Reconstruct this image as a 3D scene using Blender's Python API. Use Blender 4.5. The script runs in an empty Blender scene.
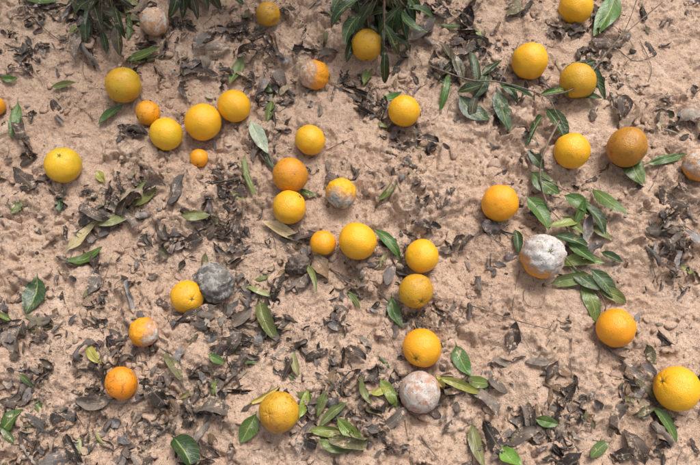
import bpy, bmesh, math, random
import numpy as np
from mathutils import Vector
rng=np.random.default_rng(7); random.seed(7)
sc=bpy.context.scene
sc.view_settings.view_transform='Standard'; sc.view_settings.look='None'; sc.view_settings.exposure=0
# ---------------- camera ----------------
TILT=math.radians(20); DIST=1.38; FPX=681.0
CAM=np.array([0,-DIST*math.sin(TILT),DIST*math.cos(TILT)])
cd=bpy.data.cameras.new("Camera"); cam=bpy.data.objects.new("Camera",cd); sc.collection.objects.link(cam)
cam.location=CAM; cam.rotation_euler=(TILT,0,0); cd.lens=35; cd.sensor_width=36; cd.clip_end=500; cd.clip_start=0.01
sc.camera=cam
# ---------------- noise ----------------
M=0xffffffff
def hsh(xi,yi,s):
    h=(xi*374761393+yi*668265263+s*974634777)&M
    h=((h^(h>>13))*1274126177)&M
    h=((h^(h>>15))*739982445)&M
    return ((h^(h>>16))&M)/4294967296.0
def pn(x,y,s=0):
    x=np.asarray(x,float);y=np.asarray(y,float)
    xi=np.floor(x).astype(np.int64);yi=np.floor(y).astype(np.int64)
    xf=x-xi;yf=y-yi
    def g(i,j):
        a=hsh(xi+i,yi+j,s)*2*math.pi
        return np.cos(a)*(xf-i)+np.sin(a)*(yf-j)
    u=xf*xf*xf*(xf*(xf*6-15)+10);v=yf*yf*yf*(yf*(yf*6-15)+10)
    return 1.5*((g(0,0)*(1-u)+g(1,0)*u)*(1-v)+(g(0,1)*(1-u)+g(1,1)*u)*v)
def fbm(x,y,s=0,o=4,gn=0.5):
    r=0;a=1
    for k in range(o):
        r=r+a*pn(x*2**k,y*2**k,s+k*17);a*=gn
    return r
def worley(x,y,s=0):
    xi=np.floor(x).astype(np.int64);yi=np.floor(y).astype(np.int64)
    best=np.full(np.shape(x),0.0)
    for i in(-1,0,1):
        for j in(-1,0,1):
            cx=xi+i+hsh(xi+i,yi+j,s);cy=yi+j+hsh(xi+i,yi+j,s+5)
            R=0.15+0.6*hsh(xi+i,yi+j,s+9)**1.5
            d2=((x-cx)**2+(y-cy)**2)/(R*R)
            hh=R*np.clip(1-d2,0,1)**.6
            best=np.maximum(best,hh)
    return best
def p2w(px,py,z=0.0):
    u=(px-350)/FPX;v=(232.5-py)/FPX
    dy=v*math.cos(TILT)+math.sin(TILT);dz=v*math.sin(TILT)-math.cos(TILT)
    k=(z-CAM[2])/dz
    return np.array([CAM[0]+u*k,CAM[1]+dy*k,z]),k
PXM=1.38/FPX
LUMPS=[(145,303,27,.034),(520,250,30,.018),(478,238,26,.024),(30,268,24,.026),(395,175,40,.020),(660,75,40,.022),
 (545,390,45,.018),(600,398,30,.022),(445,300,28,.022),(470,290,25,.02),(355,140,30,.018),(325,110,34,.024),(690,190,30,.026),(620,250,38,.014),(20,200,30,.016),
 (220,350,25,.014),(560,345,30,.016),(440,30,30,.016),(250,255,22,.014),(660,330,26,.014),(510,455,26,.014),(180,60,28,.014),(375,268,26,.02),(570,312,28,.022),(430,205,24,.02),(340,160,20,.016),(500,290,22,.018),(545,230,20,.014),(655,355,20,.016)]
LW=[(p2w(a,b)[0][0],p2w(a,b)[0][1],c*PXM,d) for a,b,c,d in LUMPS]
def sst(v,a,b):
    t=np.clip((v-a)/(b-a),0,1);return t*t*(3-2*t)
def H(x,y):
    x=np.asarray(x,float);y=np.asarray(y,float)
    rr=np.sqrt(x*x+y*y); fade=np.clip(2.2-rr,0,1)
    wx=x+0.014*fbm(x*22,y*22,3,4,.6); wy=y+0.014*fbm(x*22,y*22,4,4,.6)
    h=0.018*fbm(x*2.2,y*2.2,11,3)
    h=h+0.014*fbm(wx*7,wy*7,21,3)
    m=np.clip(0.5+1.5*fbm(x*4,y*4,31,2),0.1,1.1)
    st=fbm(wx*6,wy*6,201,3)
    d=.010*sst(st,-.03,.04)*m+.008*sst(fbm(wx*13,wy*13,215,2),.08,.15)*m+.006*sst(st,.28,.33)
    cr=np.abs(fbm(wx*9,wy*9,231,2));d=d-.008*np.clip(1-cr/.05,0,1)*m
    d=d+m*0.019*worley(wx*20,wy*20,41)+(0.2+m)*0.008*worley(wx*50+3,wy*50,51)+.0025*worley(wx*120,wy*120,57)
    d=d+0.0026*fbm(wx*60,wy*60,61,3,0.6)
    for a,b,c,e in LW:
        q=((wx-a)**2+(wy-b)**2)/(c*c)
        d=d+0.6*e*np.clip(1-q,0,1)**0.55
    return h+d*fade
def p2g(px,py,off=0.0):
    z=off
    for _ in range(5):
        w,k=p2w(px,py,z); z=float(H(w[0],w[1]))+off
    w,k=p2w(px,py,z); return w,k
DB=[(230,50,110,32,.7),(100,200,70,30,.5),(235,215,38,45,.9),(120,305,60,34,.6),(25,375,45,50,.95),(90,400,60,38,.75),(255,325,42,50,.95),(345,385,42,45,1.),
(205,385,38,28,.65),(465,60,48,42,.8),(375,195,36,42,.75),(380,100,36,30,.65),(435,325,26,24,.8),(570,430,45,30,.8),(645,405,40,26,.65),(662,250,30,50,.5),(330,285,50,22,.8),
(100,15,90,28,1.),(485,235,35,16,.8),(30,50,40,20,.5),(265,110,26,40,.5),(150,200,40,25,.5),(60,330,36,28,.6),(330,340,30,30,.7),(560,75,50,30,.5),(330,445,60,16,.5),(400,150,24,20,.6),(90,445,70,20,.7),(490,380,20,16,.5),(20,170,30,24,.5),
(185,250,30,20,.5),(440,395,25,25,.5),(395,255,18,18,.5),(650,130,30,20,.4),(15,445,30,25,.8),(600,25,60,15,.3)]
DBW=[(*p2w(a,b)[0][:2],c*PXM,d*PXM,e) for a,b,c,d,e in DB]
def dens0(x,y):
    d=.09+.0*x
    for a,b,c,e,w in DBW: d=d+w*np.exp(-((x-a)/c)**2-((y-b)/e)**2)
    out=np.clip(np.maximum(np.abs(x)-.8,0)*4+np.maximum(y-.58,0)*5+np.maximum(-.46-y,0)*4,0,1)
    return d*(1-out)+out*.5
def dens(x,y):
    return np.clip(dens0(x,y)*(.22+2.4*np.clip(fbm(x*10,y*10,91,3)+.18,0,1)),0,1)
# ---------------- mesh helper ----------------
def build(name,V,F,mats,col=None,luv=None,mi=None,smooth=True,link=True):
    me=bpy.data.meshes.new(name)
    V=np.asarray(V,np.float32).reshape(-1,3);F=np.asarray(F,np.int32)
    n=F.shape[1]
    me.vertices.add(len(V));me.vertices.foreach_set("co",V.ravel())
    me.loops.add(F.size);me.loops.foreach_set("vertex_index",F.ravel())
    me.polygons.add(len(F));me.polygons.foreach_set("loop_start",np.arange(0,F.size,n,dtype=np.int32))
    me.update(calc_edges=True)
    me.polygons.foreach_set("use_smooth",np.full(len(F),smooth))
    for m in mats: me.materials.append(m)
    if mi is not None: me.polygons.foreach_set("material_index",np.asarray(mi,np.int32))
    for nm,a in(("Col",col),("luv",luv)):
        if a is not None:
            at=me.color_attributes.new(nm,'FLOAT_COLOR','POINT')
            a=np.asarray(a,np.float32).reshape(-1,3)
            at.data.foreach_set("color",np.hstack([a,np.ones((len(a),1),np.float32)]).ravel())
    ob=bpy.data.objects.new(name,me)
    if link: sc.collection.objects.link(ob)
    return ob
# ---------------- node helpers ----------------
class NT:
    def __init__(s,name):
        s.m=bpy.data.materials.new(name);s.m.use_nodes=True;s.t=s.m.node_tree;s.n=s.t.nodes
        s.b=s.n["Principled BSDF"]
    def new(s,t,**k):
        n=s.n.new(t)
        for a,b in k.items(): setattr(n,a,b)
        return n
    def l(s,a,b): s.t.links.new(a,b)
    def noise(s,vec,scale,det=4,rough=.55,dist=0):
        n=s.new('ShaderNodeTexNoise');s.l(vec,n.inputs['Vector']);n.inputs['Scale'].default_value=scale
        n.inputs['Detail'].default_value=det;n.inputs['Roughness'].default_value=rough;n.inputs['Distortion'].default_value=dist
        return n.outputs['Fac']
    def vor(s,vec,scale,feat='F1'):
        n=s.new('ShaderNodeTexVoronoi');n.feature=feat;s.l(vec,n.inputs['Vector']);n.inputs['Scale'].default_value=scale
        return n
    def rng(s,v,a,b,c=0.,d=1.,smooth=True):
        n=s.new('ShaderNodeMapRange')
        if smooth:n.interpolation_type='SMOOTHSTEP'
        s.l(v,n.inputs[0])
        for i,x in enumerate((a,b,c,d)): n.inputs[i+1].default_value=x
        return n.outputs[0]
    def math(s,op,a,b=None):
        n=s.new('ShaderNodeMath',operation=op)
        for i,x in enumerate((a,b)):
            if x is None: continue
            if isinstance(x,(int,float)): n.inputs[i].default_value=x
            else: s.l(x,n.inputs[i])
        return n.outputs[0]
    def mix(s,f,a,b,mode='MIX'):
        n=s.new('ShaderNodeMix',data_type='RGBA',blend_type=mode)
        if isinstance(f,(int,float)): n.inputs[0].default_value=f
        else: s.l(f,n.inputs[0])
        for i,x in((6,a),(7,b)):
            if isinstance(x,tuple): n.inputs[i].default_value=(*x,1)
            else: s.l(x,n.inputs[i])
        return n.outputs[2]
    def bump(s,h,dist,strength=1,prev=None):
        n=s.new('ShaderNodeBump');s.l(h,n.inputs['Height']);n.inputs['Distance'].default_value=dist;n.inputs['Strength'].default_value=strength
        if prev is not None:s.l(prev,n.inputs['Normal'])
        return n.outputs[0]
SAND=(0.65,0.465,0.345)
def sand_mat():
    k=NT("sand_material");g=k.new('ShaderNodeNewGeometry').outputs['Position']
    hum=k.new('ShaderNodeAttribute',attribute_name="Col").outputs['Fac']
    a=k.rng(k.noise(g,5,4,.6),.38,.66);b=k.rng(k.noise(g,38,5,.7),.42,.66)
    c=k.mix(a,SAND,(0.57,0.39,0.28))
    c=k.mix(k.math('MULTIPLY',b,.55),c,(0.40,0.265,0.19))
    c=k.mix(k.rng(k.noise(g,17,5,.7),.54,.72,0,.6),c,(0.77,0.61,0.50))
    gr=k.vor(g,700);sp=k.new('ShaderNodeSeparateColor');k.l(gr.outputs['Color'],sp.inputs[0])
    c=k.mix(k.rng(sp.outputs[0],.9,.93,0,.5),c,(0.12,0.08,0.06))
    c=k.mix(k.rng(sp.outputs[1],.88,.9,0,.4),c,(0.8,0.68,0.56))
    n15=k.noise(g,150,3,.75)
    f=k.math('ADD',n15,k.math('MULTIPLY',hum,.12))
    c=k.mix(k.rng(f,.60,.70,0,.75),c,(0.13,0.085,0.062))
    f2=k.math('ADD',k.noise(g,45,5,.75),k.math('MULTIPLY',hum,.10))
    c=k.mix(k.rng(f2,.59,.73,0,.55),c,(0.20,0.14,0.10))
    k.l(c,k.b.inputs['Base Color']);k.b.inputs['Roughness'].default_value=.95;k.b.inputs['Specular IOR Level'].default_value=.12
    n=k.bump(k.noise(g,120,5,.75),.006,1.)
    k.l(n,k.b.inputs['Normal']);return k.m
def leaf_mat(name,rough,dead):
    k=NT(name);g=k.new('ShaderNodeNewGeometry')
    at=k.new('ShaderNodeAttribute',attribute_name="Col").outputs['Color']
    lu=k.new('ShaderNodeAttribute',attribute_name="luv").outputs['Color']
    sp=k.new('ShaderNodeSeparateColor');k.l(lu,sp.inputs[0]);s,t=sp.outputs[0],sp.outputs[1]
    at_=k.math('ABSOLUTE',t)
    rib=k.rng(at_,.03,.12,1,0)
    ph=k.math('SUBTRACT',k.math('MULTIPLY',s,60.),k.math('MULTIPLY',at_,14.))
    vein=k.rng(k.math('SINE',ph),.75,1.,0,1)
    P=g.outputs['Position']
    n1=k.noise(P,90,4,.65);n2=k.noise(P,24,2)
    if dead:
        c=k.mix(k.rng(n1,.38,.66,0,.7),at,k.mix(.6,at,(0.03,0.022,0.018),'MIX'))
        c=k.mix(k.rng(n2,.48,.72,0,.45),c,(0.27,0.215,0.18))
        c=k.mix(k.math('MULTIPLY',rib,.35),c,(0.30,0.23,0.17))
        c=k.mix(k.rng(k.noise(P,60,5,.8),.53,.64,0,.8),c,SAND)
    else:
        c=k.mix(k.rng(n1,.4,.75,0,.4),at,(0.13,0.12,0.03))
        c=k.mix(g.outputs['Backfacing'],c,k.mix(.45,c,(0.25,0.3,0.14)))
        c=k.mix(k.math('MULTIPLY',rib,.55),c,(0.32,0.37,0.12))
        c=k.mix(k.math('MULTIPLY',vein,.14),c,(0.28,0.32,0.12))
        c=k.mix(k.rng(k.noise(P,160,4,.75),.6,.7,0,.7),c,(0.14,0.09,0.05))
        c=k.mix(k.rng(k.noise(P,48,5,.8),.57,.70,0,.7),c,SAND)
    k.l(c,k.b.inputs['Base Color']);k.b.inputs['Roughness'].default_value=rough;k.b.inputs['Specular IOR Level'].default_value=.3 if dead else .5
    hgt=k.math('ADD',k.math('ADD',k.math('MULTIPLY',rib,-.5),k.math('MULTIPLY',vein,-.2)),k.math('MULTIPLY',n1,2.4 if dead else 1.3))
    k.l(k.bump(hgt,.0012,.9),k.b.inputs['Normal'])
    return k.m
def bark_mat():
    k=NT("twig_bark_material");g=k.new('ShaderNodeNewGeometry').outputs['Position']
    c=k.mix(k.rng(k.noise(g,120,5,.7),.35,.7),(0.24,0.18,0.135),(0.075,0.052,0.038))
    k.l(c,k.b.inputs['Base Color']);k.b.inputs['Roughness'].default_value=.85
    k.l(k.bump(k.noise(g,500,3),.0008),k.b.inputs['Normal']);return k.m
SANDM=sand_mat();GREEN=leaf_mat("green_leaf_material",.36,False);DEAD=leaf_mat("dead_leaf_material",.72,True);BARK=bark_mat()
k=NT("calyx_material");k.b.inputs['Base Color'].default_value=(.13,.13,.04,1);k.b.inputs['Roughness'].default_value=.8;CALYX=k.m
# ---------------- ground ----------------
def axis(a,b,st,far):
    c=list(np.arange(a,b,st));lo=[];hi=[];s=st;x=a
    while x>-far: s*=1.16;x-=s;lo.append(x)
    s=st;x=c[-1]
    while x<far: s*=1.16;x+=s;hi.append(x)
    return np.array(lo[::-1]+c+hi)
ax=axis(-.92,.92,.0026,90);ay=axis(-.54,.70,.0026,90)
X,Y=np.meshgrid(ax,ay);Z=H(X,Y)
nx,ny=len(ax),len(ay);I=np.arange(nx*ny).reshape(ny,nx)
F=np.stack([I[:-1,:-1],I[:-1,1:],I[1:,1:],I[1:,:-1]],-1).reshape(-1,4)
hu=np.clip(dens0(X,Y)*(.4+1.4*np.clip(fbm(X*10,Y*10,91,3)+.25,0,1)),0,1)
build("sandy_ground",np.stack([X,Y,Z],-1),F,[SANDM],col=np.stack([hu]*3,-1))
# ---------------- fruit ----------------
YB=(.87,.44,.010);Y1=(.85,.48,.015);O1=(.88,.36,.009);O2=(.82,.28,.009);GD=(.62,.33,.014);BR=(.46,.20,.018);GY=(.62,.46,.025)
GRN=(.40,.37,.02);BRN=(.28,.13,.03);ORG=(.80,.25,.008)
FR=[]
def fruit_mat(c1,c2,a2,spots,mould,mcol,mdir,rk):
    k=NT("citrus_peel_material");tc=k.new('ShaderNodeTexCoord').outputs['Object']
    off=k.new('ShaderNodeVectorMath',operation='ADD');k.l(tc,off.inputs[0]);off.inputs[1].default_value=tuple(rng.uniform(-5,5,3));P=off.outputs[0]
    nrm=k.new('ShaderNodeVectorMath',operation='NORMALIZE');k.l(tc,nrm.inputs[0])
    def dirv(d):
        n=k.new('ShaderNodeVectorMath',operation='DOT_PRODUCT');k.l(nrm.outputs[0],n.inputs[0]);d=Vector(d).normalized();n.inputs[1].default_value=d;return n.outputs['Value']
    n1=k.noise(P,28,3,.6);n2=k.noise(P,150,4,.7);n3=k.noise(P,60,5,.7)
    d=dirv((random.uniform(-1,1),random.uniform(-1,1),random.uniform(-.2,.8)))
    f=k.math('ADD',k.math('MULTIPLY',d,.45),k.math('SUBTRACT',k.math('MULTIPLY',n1,2.),1.))
    c=k.mix(k.rng(f,-.2,.75,0,a2),c1,c2)
    c=k.mix(k.rng(n3,.45,.7,0,.25),c,tuple(v*.6 for v in c1))
    c=k.mix(k.rng(n2,.66-.1*spots,.75-.08*spots,0,.75*min(1,spots+.25)),c,(.17,.075,.025))
    c=k.mix(k.rng(n3,.63-.08*spots,.73-.08*spots,0,.7*spots),c,(.22,.10,.03))
    pv=k.vor(P,620);pore=pv.outputs['Distance']
    rough=k.rng(n3,.3,.7,.27,.50)
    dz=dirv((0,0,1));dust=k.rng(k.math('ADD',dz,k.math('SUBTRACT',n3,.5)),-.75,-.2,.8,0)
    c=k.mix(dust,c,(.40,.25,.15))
    c=k.mix(k.rng(k.noise(P,330,3,.8),.62,.70,0,.45),c,SAND)
    hb=k.math('ADD',k.math('MULTIPLY',pore,.8),k.math('MULTIPLY',n3,1.3))
    if mould>0:
        md=dirv(mdir)
        f=k.math('ADD',md,k.math('MULTIPLY',k.math('SUBTRACT',n1,.5),1.8))
        f=k.math('ADD',f,k.math('MULTIPLY',k.math('SUBTRACT',n3,.5),.9))
        th=1-2*mould
        rim=k.rng(f,th-.4,th-.05,0,.8);msk=k.rng(f,th-.06,th+.25)
        c=k.mix(rim,c,(.50,.29,.17))
        m=k.mix(k.rng(n1,.42,.6),mcol[0],mcol[1]);m=k.mix(k.rng(n3,.46,.62),m,mcol[2]);m=k.mix(k.rng(n2,.55,.67,0,.85),m,mcol[3])
        c=k.mix(msk,c,m)
        rr=k.new('ShaderNodeMix');k.l(msk,rr.inputs[0]);k.l(rough,rr.inputs[2]);rr.inputs[3].default_value=.97;rough=rr.outputs[0]
        hb=k.math('ADD',hb,k.math('MULTIPLY',n2,4.))
    bmp=k.bump(hb,.0008,.85)
    k.l(c,k.b.inputs['Base Color']);k.l(rough,k.b.inputs['Roughness']);k.l(bmp,k.b.inputs['Normal'])
    k.b.inputs['Specular IOR Level'].default_value=.55
    return k.m
MW=[(.54,.50,.47),(.48,.37,.31),(.62,.59,.56),(.17,.14,.12)];MP=[(.52,.42,.36),(.48,.27,.18),(.60,.55,.51),(.15,.11,.09)];MG=[(.22,.20,.18),(.12,.108,.098),(.40,.375,.35),(.055,.048,.044)]
MGG=[(.36,.37,.35),(.20,.21,.20),(.54,.54,.51),(.10,.09,.08)]
MPE=[(.62,.42,.30),(.60,.32,.16),(.66,.60,.55),(.28,.16,.1)]
def fruit(px,py,rp,c1,c2=None,a2=.5,spots=.2,mould=0,mcol=MW,mdir=(0,0,1),wr=0,pole=None,sink=.17,name=None,sq=1.0):
    w,kd=p2w(px,py,.03);
    for _ in range(4):
        r=rp/FPX*kd
        z=float(np.mean(H(w[0]+np.array([0,r*.4,-r*.4,0,0]),w[1]+np.array([0,0,0,r*.4,-r*.4]))))+r*(1-sink)
        w,kd=p2w(px,py,z)
    bm=bmesh.new();bmesh.ops.create_uvsphere(bm,u_segments=56,v_segments=36,radius=1)
    V=np.array([v.co[:] for v in bm.verts]);s=random.randint(0,9999)
    V0=V.copy();rad=np.ones(len(V))
    rad+=.034*pn(V0[:,0]*1.3+s,V0[:,1]*1.3+V0[:,2]*.9)+.018*pn(V0[:,2]*2.1+s,V0[:,0]*2.1-V0[:,1])
    th=np.arccos(np.clip(V0[:,2],-1,1));ph=np.arctan2(V0[:,1],V0[:,0])
    rad-=.085*np.exp(-(th/.2)**2)*(1+.3*np.cos(5*ph));rad-=.03*np.exp(-((math.pi-th)/.12)**2)
    rad+=.006*np.cos(9*ph+s)*np.exp(-((th-.3)/.25)**2)
    if wr>0:
        rad+=wr*(.10*fbm(V0[:,0]*3+s,V0[:,1]*3+V0[:,2]*2.3,5,3)+.05*fbm(V0[:,2]*5+s,V0[:,0]*5-V0[:,1]*4,8,3))
    V=V*rad[:,None];V[:,2]*=random.uniform(.92,1.02)*sq
    for v,c in zip(bm.verts,V):v.co=c*r
    nb=len(bm.faces)
    zc=V[np.argmin(th)][2]*r
    if random.random()<.7 and name is None:
        ctr=bm.verts.new((0,0,zc+.0022*1));ring=[]
        for i in range(20):
            a=i/20*2*math.pi;q=(.115 if i%4==0 else .075 if i%2 else .05)*r*1.05
            ring.append(bm.verts.new((q*math.cos(a),q*math.sin(a),zc+.0008+ (.06*r*(q/(.11*r))**2)*.9)))
        for i in range(20): bm.faces.new((ctr,ring[i],ring[(i+1)%20]))
    me=bpy.data.meshes.new("citrus");bm.to_mesh(me);
    for i,p in enumerate(me.polygons):
        p.use_smooth=True
        if i>=nb:p.material_index=1
    bm.free()
    me.materials.append(fruit_mat(c1,c2 or tuple(v*.8 for v in c1),a2,spots,mould,mcol,mdir,0));me.materials.append(CALYX)
    ob=bpy.data.objects.new(name or ("mouldy_orange" if mould>0 else "orange"),me);sc.collection.objects.link(ob)
    ob.location=w
    d=Vector(pole) if pole else Vector((random.uniform(-1,1),random.uniform(-1,1),random.uniform(-.6,.7)))
    ob.rotation_euler=d.to_track_quat('Z','Y').to_euler()
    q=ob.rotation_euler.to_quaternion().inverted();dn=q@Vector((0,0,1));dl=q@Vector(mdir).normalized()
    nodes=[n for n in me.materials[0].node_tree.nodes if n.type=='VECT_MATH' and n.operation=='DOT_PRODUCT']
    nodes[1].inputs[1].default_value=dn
    if mould>0:nodes[2].inputs[1].default_value=dl
    FR.append((w[0],w[1],w[2],r));return ob
fruit(123,85,17.5,GD,GRN,.4,.7)
fruit(148,113,12.5,O1,BRN,.3,.9)
fruit(166,134,16.5,Y1,GY,.8,.35)
fruit(203,122,18.5,YB,Y1,.5,.25)
fruit(234,106,16.5,YB,Y1,.5,.1)
fruit(63,165,18,Y1,GRN,.6,.2,pole=(.1,.2,1))
fruit(199,158,9,O1,None,.3,.3,sink=.3)
fruit(268,14,12,GD,BRN,.5,.8)
fruit(314,75,15,O1,O2,.5,.3,mould=.42,mcol=MPE,mdir=(-1,-.1,.2),wr=.5)
fruit(367,45,15.5,GD,BRN,.5,.7)
fruit(404,111,16,YB,Y1,.5,.2)
fruit(310,140,15.5,YB,GRN,.3,.35)
fruit(290,175,18,(.72,.29,.015),BR,.9,.7)
fruit(289,207,17,YB,GD,.5,.35)
fruit(341,193,15.5,YB,Y1,.5,.2,mould=.32,mcol=MGG,mdir=(-.15,-1,-.1),wr=.5)
fruit(323,243,13,O1,YB,.5,.3)
fruit(357.5,241,19.5,YB,O1,.4,.2)
fruit(422,256,17,YB,GRN,.2,.25)
fruit(416,291,17.5,GD,BR,.6,.75)
fruit(422,348,19.5,O1,YB,.6,.15)
fruit(420,392,20.5,O2,None,.4,.3,mould=.76,mcol=MP,mdir=(.1,.1,1),wr=.4)
fruit(187,297,16.5,YB,BRN,.35,.5)
fruit(214,283,20,BR,None,.4,.3,mould=.98,mcol=MG,mdir=(0,.2,1),wr=1.2)
fruit(144,332,14.5,O1,None,.5,.3,mould=.22,mcol=MPE,mdir=(1,-.3,.1),wr=.4)
fruit(121,383,16.5,O2,ORG,.5,.9)
fruit(279,412,20.5,GD,BR,.9,.9,pole=(-.5,-.2,.8))
fruit(530,61,18,YB,Y1,.6,.25)
fruit(578,81,18,GD,GRN,.4,.6)
fruit(576,7,17,YB,Y1,.6,.3)
fruit(572,151,18,YB,O1,.3,.4)
fruit(500,203,18.5,O1,YB,.7,.25)
fruit(627,147,20.5,BR,O1,.6,.9)
fruit(543,256,22,O1,None,.4,.3,mould=.64,mcol=MW,mdir=(.55,.4,.9),wr=.6)
fruit(616,328,19,O1,ORG,.5,.2,pole=(.3,.3,.8))
fruit(677,389,22.5,YB,O1,.5,.25)
fruit(700,165,16,O1,None,.3,.3,mould=.55,mcol=MPE,mdir=(0,.4,1),wr=.4)
fruit(154,22,14.5,(.70,.40,.2),None,.3,.3,mould=.55,mcol=MPE,mdir=(0,.2,1),wr=.5)
fruit(-4,106,9,O1,BRN,.3,.3)
fruit(298,266,13,(.10,.065,.045),None,.4,.8,mould=.6,mcol=[(.13,.095,.075),(.07,.05,.04),(.22,.17,.14),(.035,.025,.02)],mdir=(0,0,1),wr=1.3,name="shrivelled_orange",sq=.8,sink=.5)
FA=np.array(FR)
# ---------------- leaves ----------------
Sv=np.array([-.13,-.05,.02,.09,.18,.29,.41,.53,.65,.76,.86,.94,1.0])
def leaf_geo(L,W,kb,cr,fold,tw,crump,irr,nc=5,S=Sv,seedw=None,frag=None):
    N=len(L);T=np.linspace(-1,1,nc);R=len(S)
    L=L[:,None,None];W=W[:,None,None];kb=kb[:,None,None];cr=cr[:,None,None];fold=fold[:,None,None];tw=tw[:,None,None]
    s=S[None,:,None]+np.zeros((N,1,nc));t=T[None,None,:]+np.zeros((N,R,1))
    w=np.where(s<=0.0,.04,np.clip(np.sin(np.pi*np.clip(s,0,1)**.82)**.75,.03,1))
    if frag is not None:
        fr=frag[:,None,None];w=np.where(fr,np.clip(.35+.65*np.sin(np.pi*np.clip((s+.13)/1.13,0,1)),.05,1),w)
    ph=rng.uniform(0,6.28,(6,N,1,1));fq=rng.uniform(3,11,(6,N,1,1));ft=rng.uniform(-3,3,(6,N,1,1))
    w=w*np.clip(1+irr[:,None,None]*(np.sin(fq[0]*2.2*s+ph[0]+t*1.5)+.6*np.sin(fq[1]*3.5*s+ph[1]-t)),.15,1.6)
    th=kb*(s-.4)+.0
    ds=np.diff(S);mid=th[:,:,0]
    tm=(mid[:,1:]+mid[:,:-1])/2
    Xc=np.concatenate([np.zeros((N,1)),np.cumsum(np.cos(tm)*ds,1)],1)[:,:,None]*L
    Zc=np.concatenate([np.zeros((N,1)),np.cumsum(np.sin(tm)*ds,1)],1)[:,:,None]*L
    a=t*w*W/2;kap=np.where(np.abs(cr)<.05,.05,cr)/(W/2)
    y=np.sin(kap*a)/kap;zz=(1-np.cos(kap*a))/kap+fold*np.abs(a)
    cz=0
    for i in range(2,6): cz=cz+np.sin(fq[i]*s*(1+.5*(i-2))+ft[i]*t*(1+.3*i)+ph[i])/(1+.4*(i-2))
    zz=zz+crump[:,None,None]*W*cz*np.clip(w,0.1,1)
    y=y+L*(rng.normal(0,.05,(N,1,1)))*(s-.4)**2*4
    q=tw*(s-.4);y,zz=y*np.cos(q)-zz*np.sin(q),y*np.sin(q)+zz*np.cos(q)
    X=Xc-zz*np.sin(th);Zo=Zc+zz*np.cos(th)
    X=X-X.mean(axis=(1,2),keepdims=True)
    return np.stack([X,y+0*X,Zo],-1),s,t
def faces(N,R,nc):
    I=np.arange(R*nc).reshape(R,nc)
    f=np.stack([I[:-1,:-1],I[1:,:-1],I[1:,1:],I[:-1,1:]],-1).reshape(-1,4)
    return (f[None]+np.arange(N)[:,None,None]*R*nc).reshape(-1,4)
def pushout(V,mx=1.03):
    sh=V.shape;V=V.reshape(-1,3)
    for x,y,z,r in FR:
        d=V-np.array([x,y,z]);q=np.sqrt((d**2).sum(1));m=(q<r*mx)
        d[m,2]=np.maximum(d[m,2],-.6*r)
        q2=np.sqrt((d[m]**2).sum(1))+1e-6
        V[m]=np.array([x,y,z])+d[m]/q2[:,None]*r*mx
    return V.reshape(sh)
def scatter(n,dens,reg=(-1.2,1.2,-.8,1.0),avoid=.75):
    out=[]
    while len(out)<n:
        P=np.column_stack([rng.uniform(reg[0],reg[1],4000),rng.uniform(reg[2],reg[3],4000)])
        p=dens(P[:,0],P[:,1]);ok=rng.random(4000)<p
        d=np.sqrt((P[:,None,0]-FA[None,:,0])**2+(P[:,None,1]-FA[None,:,1])**2)/FA[None,:,3]
        ok&=(d.min(1)>avoid);out+=list(P[ok])
    return np.array(out[:n])
PAL=np.array([(.075,.053,.041),(.17,.137,.112),(.28,.23,.19),(.038,.029,.024),(.125,.107,.10),(.20,.125,.07),(.38,.29,.20),(.14,.13,.06),(.22,.205,.20),(.095,.072,.06)])
PW=np.array([.20,.14,.09,.17,.13,.06,.05,.03,.06,.07]);PW/=PW.sum()
def litter(name,n,Lr,Wr,curl,bend,crump,irr,lift,frag,palw,mat,nc=5,S=Sv,tilt=.25,pos=None,pal=PAL,df=dens,avoid=.75):
    P=scatter(n,df,avoid=avoid)if pos is None else pos;n=len(P)
    L=Lr[0]+(Lr[1]-Lr[0])*rng.random(n)**1.4;W=L*rng.uniform(*Wr,n)
    V,s,t=leaf_geo(L,W,rng.normal(0,bend,n),rng.normal(0,curl,n),rng.uniform(-.2,.7,n),rng.normal(0,.7*bend,n),rng.uniform(.2,1,n)*crump,rng.uniform(.2,1,n)*irr,nc,S,frag=np.full(n,True)if frag else None)
    a=rng.normal(0,tilt,n);b=rng.normal(0,tilt*.6,n);y=rng.uniform(0,6.283,n)
    X,Y,Zl=V[...,0],V[...,1],V[...,2]
    def c_(v):return v[:,None,None]
    Y,Zl=Y*np.cos(c_(a))-Zl*np.sin(c_(a)),Y*np.sin(c_(a))+Zl*np.cos(c_(a))
    X,Zl=X*np.cos(c_(b))+Zl*np.sin(c_(b)),-X*np.sin(c_(b))+Zl*np.cos(c_(b))
    X,Y=X*np.cos(c_(y))-Y*np.sin(c_(y)),X*np.sin(c_(y))+Y*np.cos(c_(y))
    X=X+c_(P[:,0]);Y=Y+c_(P[:,1])
    Zl=Zl-Zl.min(axis=(1,2),keepdims=True)+c_(rng.uniform(*lift,n))
    Hh=H(X,Y);Hh=.35*Hh+.65*Hh.mean(axis=(1,2),keepdims=True)
    V=pushout(np.stack([X,Y,Zl+Hh],-1))
    ci=rng.choice(len(pal),n,p=palw);col=pal[ci]*rng.uniform(.7,1.35,(n,1))
    col=np.broadcast_to(col[:,None,None,:],V.shape)
    luv=np.stack([s,t,0*s],-1)
    return build(name,V,faces(n,len(S),nc),[mat],col,luv)
litter("dead_leaf_litter",1750,(.020,.078),(.28,.52),1.7,1.5,.14,.15,(-.009,.006),False,PW,DEAD,avoid=1.2)
S2=np.array([-.13,.1,.35,.6,.85,1.0])
litter("leaf_fragments",8800,(.004,.028),(.25,.9),1.2,1.0,.16,.4,(-.003,.004),True,PW,DEAD,nc=4,S=S2,tilt=.4,avoid=.95)
GP=np.array([(.12,.16,.035),(.20,.21,.07),(.06,.10,.03),(.27,.24,.10)]);
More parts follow.
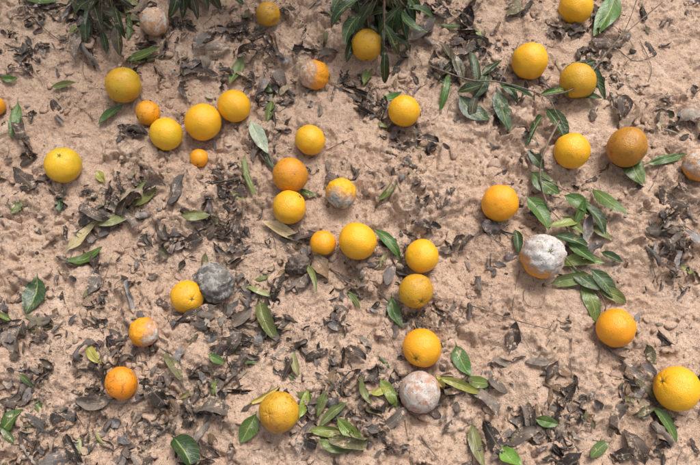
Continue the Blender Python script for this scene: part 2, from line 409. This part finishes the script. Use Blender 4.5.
litter("faded_leaf_litter",150,(.03,.062),(.22,.38),.7,.7,.04,.04,(-.003,.007),False,np.array([.3,.3,.2,.2]),GREEN,pal=GP,avoid=1.3)
# ---------------- hand placed green leaves ----------------
C={'dg':(.022,.060,.02),'g':(.060,.13,.025),'lg':(.14,.21,.045),'bg':(.12,.28,.04),'og':(.14,.16,.05),'pg':(.17,.22,.08),'yg':(.28,.30,.06),'y':(.46,.39,.11),'py':(.46,.39,.22),'pale':(.45,.47,.36),'kg':(.014,.032,.013),'kb':(.04,.034,.024)}
def one_leaf(x0,y0,x1,y1,wp,c,z0=None,z1=None,flat=1.0):
    if z0 is None:
        A,k0=p2g(x0,y0,.008);B,k1=p2g(x1,y1,.008)
    else:
        A,k0=p2g(x0,y0,z0);B,k1=p2g(x1,y1,z1)
    D=B-A;L=float(np.linalg.norm(D));W=wp*PXM*1.02
    V,s,t=leaf_geo(np.array([L/1.05]),np.array([W]),rng.normal(0,.5,1)*flat-(.5 if z0 is not None else 0),rng.normal(.2,.5,1)*flat,rng.uniform(.0,.5,1),rng.normal(0,.6,1)*flat,np.array([.025*flat]),np.array([.02]),nc=9)
    V=V[0];e1=D/L;e2=np.cross([0,0,1.],e1);e2/=np.linalg.norm(e2);e3=np.cross(e1,e2)
    rl=rng.normal(0,.22);e2,e3=e2*math.cos(rl)+e3*math.sin(rl),e3*math.cos(rl)-e2*math.sin(rl)
    Mx=(V[...,0].max()+V[...,0].min())/2
    P=(A+B)/2+(V[...,0:1]-Mx)*e1+V[...,1:2]*e2+(V[...,2:3]-V[...,2].mean())*e3
    h=H(P[...,0],P[...,1])
    if z0 is None:
        zl=P[...,2]-P[...,2].min();P[...,2]=.4*h+.6*(.5*h.max()+.5*h.mean())+zl*.8+.004
    P[...,2]=np.maximum(P[...,2],h-.0015 if z0 is None else h+.002)
    P=pushout(P,1.04)
    col=np.broadcast_to(np.array(C[c])*rng.uniform(.75,1.25)*np.array([rng.uniform(.85,1.3),1,1]),P.shape)
    return P.reshape(-1,3),faces(1,13,9),col.reshape(-1,3),np.stack([s[0],t[0],0*s[0]],-1).reshape(-1,3)
def tube(pts,r0,r1,n=6,sub=5):
    pts=np.array(pts);q=[]
    for i in range(len(pts)-1):
        p0=pts[max(i-1,0)];p1=pts[i];p2=pts[i+1];p3=pts[min(i+2,len(pts)-1)]
        for j in range(sub):
            t=j/sub;q.append(.5*((2*p1)+(-p0+p2)*t+(2*p0-5*p1+4*p2-p3)*t*t+(-p0+3*p1-3*p2+p3)*t**3))
    q.append(pts[-1]);q=np.array(q);m=len(q)
    tn=np.gradient(q,axis=0);tn/=np.linalg.norm(tn,axis=1)[:,None]+1e-9
    s=np.cross(tn,[0.03,.02,1.]);s/=np.linalg.norm(s,axis=1)[:,None]+1e-9;u=np.cross(s,tn)
    rr=np.linspace(r0,r1,m)*(1+.12*rng.normal(size=m));rr[-1]*=.3
    a=np.arange(n)/n*2*math.pi
    V=q[:,None]+rr[:,None,None]*(np.cos(a)[None,:,None]*s[:,None]+np.sin(a)[None,:,None]*u[:,None])
    F=[]
    for i in range(m-1):
        for j in range(n):F.append((i*n+j,i*n+(j+1)%n,(i+1)*n+(j+1)%n,(i+1)*n+j))
    return V.reshape(-1,3),np.array(F)
def group(name,leaves,tubes=[]):
    Vs=[];Fs=[];Cs=[];Ls=[];mi=[];o=0
    for lf in leaves:
        P,F,c,l=one_leaf(*lf);Vs.append(P);Fs.append(F+o);Cs.append(c);Ls.append(l);mi+=[0]*len(F);o+=len(P)
    for pts,r0,r1 in tubes:
        V,F=tube(pts,r0,r1);Vs.append(V);Fs.append(F+o);Cs.append(np.full(V.shape,.1));Ls.append(np.zeros(V.shape)+.5);mi+=[1]*len(F);o+=len(V)
    return build(name,np.concatenate(Vs),np.concatenate(Fs),[GREEN,BARK],np.concatenate(Cs),np.concatenate(Ls),mi)
SING=[(38,274,28,312,21,'dg'),(174,434,196,470,22,'dg'),(257,413,242,442,16,'g'),(64,264,105,251,12,'g'),(92,226,132,217,9,'pg'),(96,125,121,104,11,'g'),(20,102,14,138,12,'g'),
(-3,432,22,409,14,'g'),(86,344,99,365,9,'yg'),(180,217,210,216,11,'og'),(243,56,230,86,14,'og'),(241,153,251,197,9,'og'),(250,120,266,153,15,'pale'),(262,142,274,172,7,'kg'),
(64,252,98,220,11,'py'),(374,229,401,259,12,'g'),(389,295,399,327,12,'g'),(257,300,272,341,16,'og'),(260,219,302,240,12,'py'),(379,378,397,406,11,'lg'),(436,377,482,394,9,'yg'),
(454,344,468,376,16,'g'),(470,422,482,468,13,'og'),(499,447,517,467,15,'bg'),(651,403,679,441,10,'g'),(534,419,557,425,10,'g'),(127,64,160,51,12,'g'),
(316,426,362,447,13,'og'),(335,417,363,446,12,'lg'),(314,441,354,453,10,'og'),(247,406,279,388,6,'y'),(299,420,309,390,8,'yg'),(326,390,316,416,9,'og'),(348,400,318,424,9,'og'),
(308,430,346,432,11,'lg'),(208,355,224,363,8,'g'),(0,79,17,80,7,'g'),(134,208,157,189,9,'og'),(380,99,402,93,8,'g'),(298,189,316,198,7,'g'),(18,-2,58,3,13,'g'),(618,-6,598,36,24,'g'),
(50,88,76,84,8,'og'),(445,390,438,375,6,'y'),(96,170,104,182,9,'yg'),(205,92,213,98,7,'pale'),(622,140,641,184,25,'g'),(643,166,685,155,10,'g'),(368,396,392,388,7,'yg'),(305,262,320,290,6,'og'),(60,195,58,212,8,'dg'),(10,214,22,202,8,'og')]
for lf in SING: group("citrus_leaf",[lf])
def gp(l,z=.006): return [p2g(a,b,(c if len(q)>2 else z))[0] for q in l for a,b,c in [(q[0],q[1],q[2] if len(q)>2 else z)]]
group("fallen_orange_twig",[(545,170,529,150,11,'dg',.03,.01),(528,172,558,195,18,'g',.012,.02),(528,194,551,228,19,'g',.015,.02),(516,228,520,252,10,'dg',.01,.01),(548,227,582,221,10,'lg',.02,.02),
(552,234,592,247,12,'dg',.02,.02),(564,193,594,213,14,'g',.02,.025),(590,189,624,213,16,'g',.01,.02),(582,200,610,230,12,'dg',.015,.01),(562,215,584,232,10,'lg',.015,.02),(575,225,586,200,9,'g',.02,.03),(590,225,612,240,9,'og',.01,.01)],
 [(gp([(560,120,.03),(545,150,.03),(540,175,.03),(548,205,.025),(565,225,.02),(580,250,.015)]),.0022,.0012),(gp([(540,175,.03),(565,190,.02),(590,200,.015)]),.0014,.0009)])
group("fallen_orange_twig",[(556,262,602,256,12,'lg',.015,.02),(549,283,592,275,14,'pg',.01,.02),(590,267,618,299,15,'dg',.015,.015),(582,283,601,321,15,'lg',.01,.01),(570,268,598,290,13,'dg',.02,.02),(598,288,628,300,12,'og',.01,.01),(566,240,596,262,11,'g',.03,.02),(600,252,622,262,9,'dg',.01,.01)],
 [(gp([(560,250,.02),(575,268,.02),(590,280,.015),(604,300,.01),(606,318,.01)]),.0018,.001),(gp([(601,345),(598,365),(586,378)]),.0015,.0008)])
group("fallen_orange_twig",[(546,106,567,141,17,'dg',.03,.02),(495,86,508,129,17,'dg',.02,.02),(456,96,486,122,20,'dg',.02,.01),(449,70,441,111,9,'g',.02,.01),(470,48,480,86,12,'kg',.03,.02),(545,112,528,140,12,'dg',.03,.02),
 (484,84,458,92,12,'kg',.03,.02),(500,84,534,96,10,'dg',.03,.03),(566,72,596,60,10,'kg',.05,.04),(590,62,603,98,11,'dg',.04,.02),(538,94,574,90,9,'g',.03,.03),(480,75,500,60,11,'kg',.03,.03),(570,96,602,98,9,'dg',.02,.02),(458,60,440,76,10,'kb',.02,.01),(476,92,470,120,9,'kb',.02,.01),(452,50,466,80,12,'kb',.02,.015),(490,70,476,100,12,'kg',.025,.02),(500,80,520,100,10,'dg',.02,.015),(440,40,452,60,11,'kb',.02,.01)],
 [(gp([(430,66,.03),(470,80,.035),(500,82,.035),(545,96,.04),(556,112,.04),(566,130,.035)]),.0022,.0012),(gp([(545,96,.04),(575,88,.05),(600,62,.05),(618,40,.05),(665,0,.04)]),.0022,.0012),(gp([(600,62,.05),(625,30,.06),(640,-10,.08)]),.0014,.001),(gp([(500,82,.035),(510,60,.03),(520,40,.02)]),.0012,.0007)])
def br(name,cx,cy,tips,wr,cols,zb=.16,ln=38):
    L=[];T=[gp([(cx-30,cy-150,.45),(cx-10,cy-60,.28),(cx,cy-10,.19),(cx+3,cy+20,.10)])]
    tb=[(T[0],.005,.002)]
    for x,y in tips:
        x+=random.uniform(-4,4);y+=random.uniform(-4,4)
        ang=math.atan2(y-cy,x-cx)+random.gauss(0,.35);l_=ln*random.uniform(.75,1.15)
        bx=x-l_*math.cos(ang);by=y-l_*math.sin(ang)
        zb_=zb*random.uniform(.3,1.1);L.append((bx,by,x,y,random.uniform(*wr),random.choice(cols),zb_,zb_*random.uniform(.2,.8)))
        tb.append((gp([(cx,cy-8,.17),((cx+bx)/2,(cy+by)/2-3,(.17+zb_)/2+.01),(bx,by,zb_)]),.0016,.0008))
    return group(name,L,tb)
def cloud(n,cx,cy,rx,ry):
    o=[]
    while len(o)<n:
        a,b=random.uniform(-1,1),random.uniform(-1,1)
        if a*a+b*b<1:o.append((cx+a*rx,cy+b*ry))
    return o
br("orange_tree_branch",385,-14,[(328,26),(338,44),(346,58),(332,10),(388,82),(386,60),(400,56),(414,52),(424,34),(434,16)]+cloud(38,386,2,54,40),(10,15),['dg','dg','kg','kg','g'],.12)
br("orange_tree_branch",102,-18,[(72,6),(84,22),(94,36),(110,54),(122,34),(118,58)]+cloud(34,98,4,40,40),(8,13),['kg','kb','kb','kg','dg'],.06,32)
br("orange_tree_branch",185,-26,[(166,8),(174,22),(190,14),(206,8)]+cloud(24,200,-8,48,26),(8,13),['kg','kb','dg'],.07,32)
# ---------------- orange tree added out of view: crown shades far edge, backs the hanging branches ----------------
TC=np.array([-.35,2.05,1.2]);Vs=[];Fs=[];Cs=[];Ls=[];mi=[];o=0
NL=4200;P=[]
cl=[]
while len(cl)<110:
    q=rng.normal(size=3);q/=np.linalg.norm(q);q=TC+q*np.array([1.2,1.1,.85])*rng.uniform(.55,1.0)**.6
    if q[1]>1.02: cl.append(q)
cl=np.array(cl);P=cl[rng.integers(0,len(cl),NL)]+rng.normal(0,.11,(NL,3));P=P[(P[:,1]>.86)&(P[:,2]>.25)];NL=len(P)
S3=np.array([-.1,.08,.3,.6,.85,1.])
V,s,t=leaf_geo(rng.uniform(.06,.1,NL),rng.uniform(.025,.04,NL),rng.normal(-.5,.5,NL),rng.normal(0,.4,NL),rng.uniform(0,.5,NL),rng.normal(0,.4,NL),np.full(NL,.02),np.full(NL,.02),3,S3)
A=rng.normal(size=(NL,3));A/=np.linalg.norm(A,axis=1)[:,None];A[:,2]=A[:,2]*.6-.3;A/=np.linalg.norm(A,axis=1)[:,None]
B=np.cross([0,0,1.],A);B/=np.linalg.norm(B,axis=1)[:,None];Cc=np.cross(A,B)
V=P[:,None,None]+V[...,0:1]*A[:,None,None]+V[...,1:2]*B[:,None,None]+V[...,2:3]*Cc[:,None,None]
base=np.array([(.022,.055,.018),(.045,.10,.022),(.09,.15,.035)])[rng.integers(0,3,NL)]
Vs.append(V.reshape(-1,3));Fs.append(faces(NL,6,3));Cs.append(np.broadcast_to(base[:,None,None],V.shape).reshape(-1,3));Ls.append(np.stack([s,t,0*s],-1).reshape(-1,3));mi+=[0]*len(Fs[0]);o=len(Vs[0])
def addt(pts,a,b,n=8):
    global o
    v,f=tube(pts,a,b,n=n);Vs.append(v);Fs.append(f+o);Cs.append(np.full(v.shape,.1));Ls.append(np.full(v.shape,.5));o+=len(v);mi.extend([1]*len(f))
gz=float(H(TC[0],TC[1]))
addt([(TC[0],TC[1],gz-.05),(TC[0]+.02,TC[1]-.01,gz+.2),(TC[0]-.02,TC[1],gz+.5)],.075,.06,12)
for i in range(0,110,6):
    e=cl[i];b0=np.array([TC[0]-.02,TC[1],gz+.46]);m=(b0+e)/2+np.array([0,0,.08]);addt([b0,m,e],.028,.005,7)
    for j in np.argsort(((cl-m)**2).sum(1))[:5]: addt([m,(m+cl[j])/2+.02,cl[j]],.009,.003,5)
build("unseen_orange_tree",np.concatenate(Vs),np.concatenate(Fs),[GREEN,BARK],np.concatenate(Cs),np.concatenate(Ls),mi)
# ---------------- twigs ----------------
TW=[([(330,268),(352,285),(378,292),(405,318)],.0016),([(318,262),(345,276),(380,282)],.0012),([(572,338),(571,365),(575,388)],.0012),([(640,40),(652,70),(640,95)],.001),([(600,30),(632,60),(655,55)],.0011),
([(405,318),(440,328),(470,322)],.0012),([(470,305),(515,320),(560,332)],.0011),([(640,210),(668,216),(700,236)],.0014),([(520,270),(512,310),(530,350)],.0009),([(30,15),(60,40),(90,42)],.0014),([(600,372),(640,385),(655,400)],.0014),([(420,435),(440,462)],.0016),([(405,420),(412,465)],.001)]
for pts,r in TW:
    p=np.array(gp(pts,.004));V,F=tube(p,r,r*.6);V[:,2]=np.maximum(V[:,2],H(V[:,0],V[:,1])+.0003);build("twig",V,F,[BARK])
Vs=[];Fs=[];o=0
P=scatter(1100,lambda x,y:dens(x,y)*.8+.08,avoid=1.1)
for x,y in P:
    a=rng.uniform(0,6.28);L=rng.uniform(.012,.07);c=rng.normal(0,.9);pts=[]
    for i in range(4):
        t=i/3-.5;aa=a+c*t;X_=x+L*t*math.cos(aa);Y_=y+L*t*math.sin(aa);pts.append((X_,Y_,0))
    pts=np.array(pts);pts[:,2]=H(pts[:,0],pts[:,1])+rng.uniform(.0005,.005,4)
    r=rng.uniform(.0004,.0011);V,F=tube(pts,r,r*.6,n=5,sub=2);Vs.append(V);Fs.append(F+o);o+=len(V)
build("twig_litter",np.concatenate(Vs),np.concatenate(Fs),[BARK])
# ---------------- sand crumbs ----------------
bm=bmesh.new();bmesh.ops.create_icosphere(bm,subdivisions=2,radius=1)
BV=np.array([v.co[:] for v in bm.verts]);BF=np.array([[v.index for v in f.verts] for f in bm.faces]);bm.free()
n=8000;P=scatter(n,lambda x,y:np.clip(.04+1.6*fbm(x*6,y*6,131,4),.02,1),avoid=.95)
sz=.0009+.008*rng.random(n)**5
amp=rng.normal(0,.3,(n,6));dirs=rng.normal(size=(n,6,3));dirs/=np.linalg.norm(dirs,axis=2)[...,None]
rad=1+np.einsum('nk,nvk->nv',amp,np.sin(3.2*np.einsum('vj,nkj->nvk',BV,dirs)+rng.uniform(0,6,(n,1,6))))
V=BV[None]*np.clip(rad,.35,1.9)[...,None]*sz[:,None,None]*rng.uniform(.6,1.35,(n,1,3))
V[...,2]*=.7;V[...,0]+=P[:,0:1];V[...,1]+=P[:,1:2];V[...,2]+=(H(P[:,0],P[:,1])+sz*.1)[:,None]
build("sand_crumbs",V,(BF[None]+np.arange(n)[:,None,None]*len(BV)).reshape(-1,3),[SANDM],smooth=True)
# ---------------- light ----------------
EL,AZ=math.radians(58),math.radians(25)
w=bpy.data.worlds.new("World");sc.world=w;w.use_nodes=True;nt=w.node_tree
sky=nt.nodes.new('ShaderNodeTexSky');sky.sky_type='NISHITA';sky.sun_disc=False;sky.sun_elevation=EL;sky.sun_rotation=AZ;sky.dust_density=6;sky.air_density=1.0
hs=nt.nodes.new('ShaderNodeHueSaturation');hs.inputs['Saturation'].default_value=.3
bg=nt.nodes['Background'];nt.links.new(sky.outputs[0],hs.inputs['Color']);nt.links.new(hs.outputs[0],bg.inputs['Color']);bg.inputs['Strength'].default_value=.15
sd=bpy.data.lights.new("sun",'SUN');sd.energy=2.6;sd.angle=math.radians(22);sd.color=(1,.96,.91)
so=bpy.data.objects.new("sun",sd);sc.collection.objects.link(so)
d=Vector((math.sin(AZ)*math.cos(EL),math.cos(AZ)*math.cos(EL),math.sin(EL)));so.rotation_euler=d.to_track_quat('Z','Y').to_euler()
print("OK")
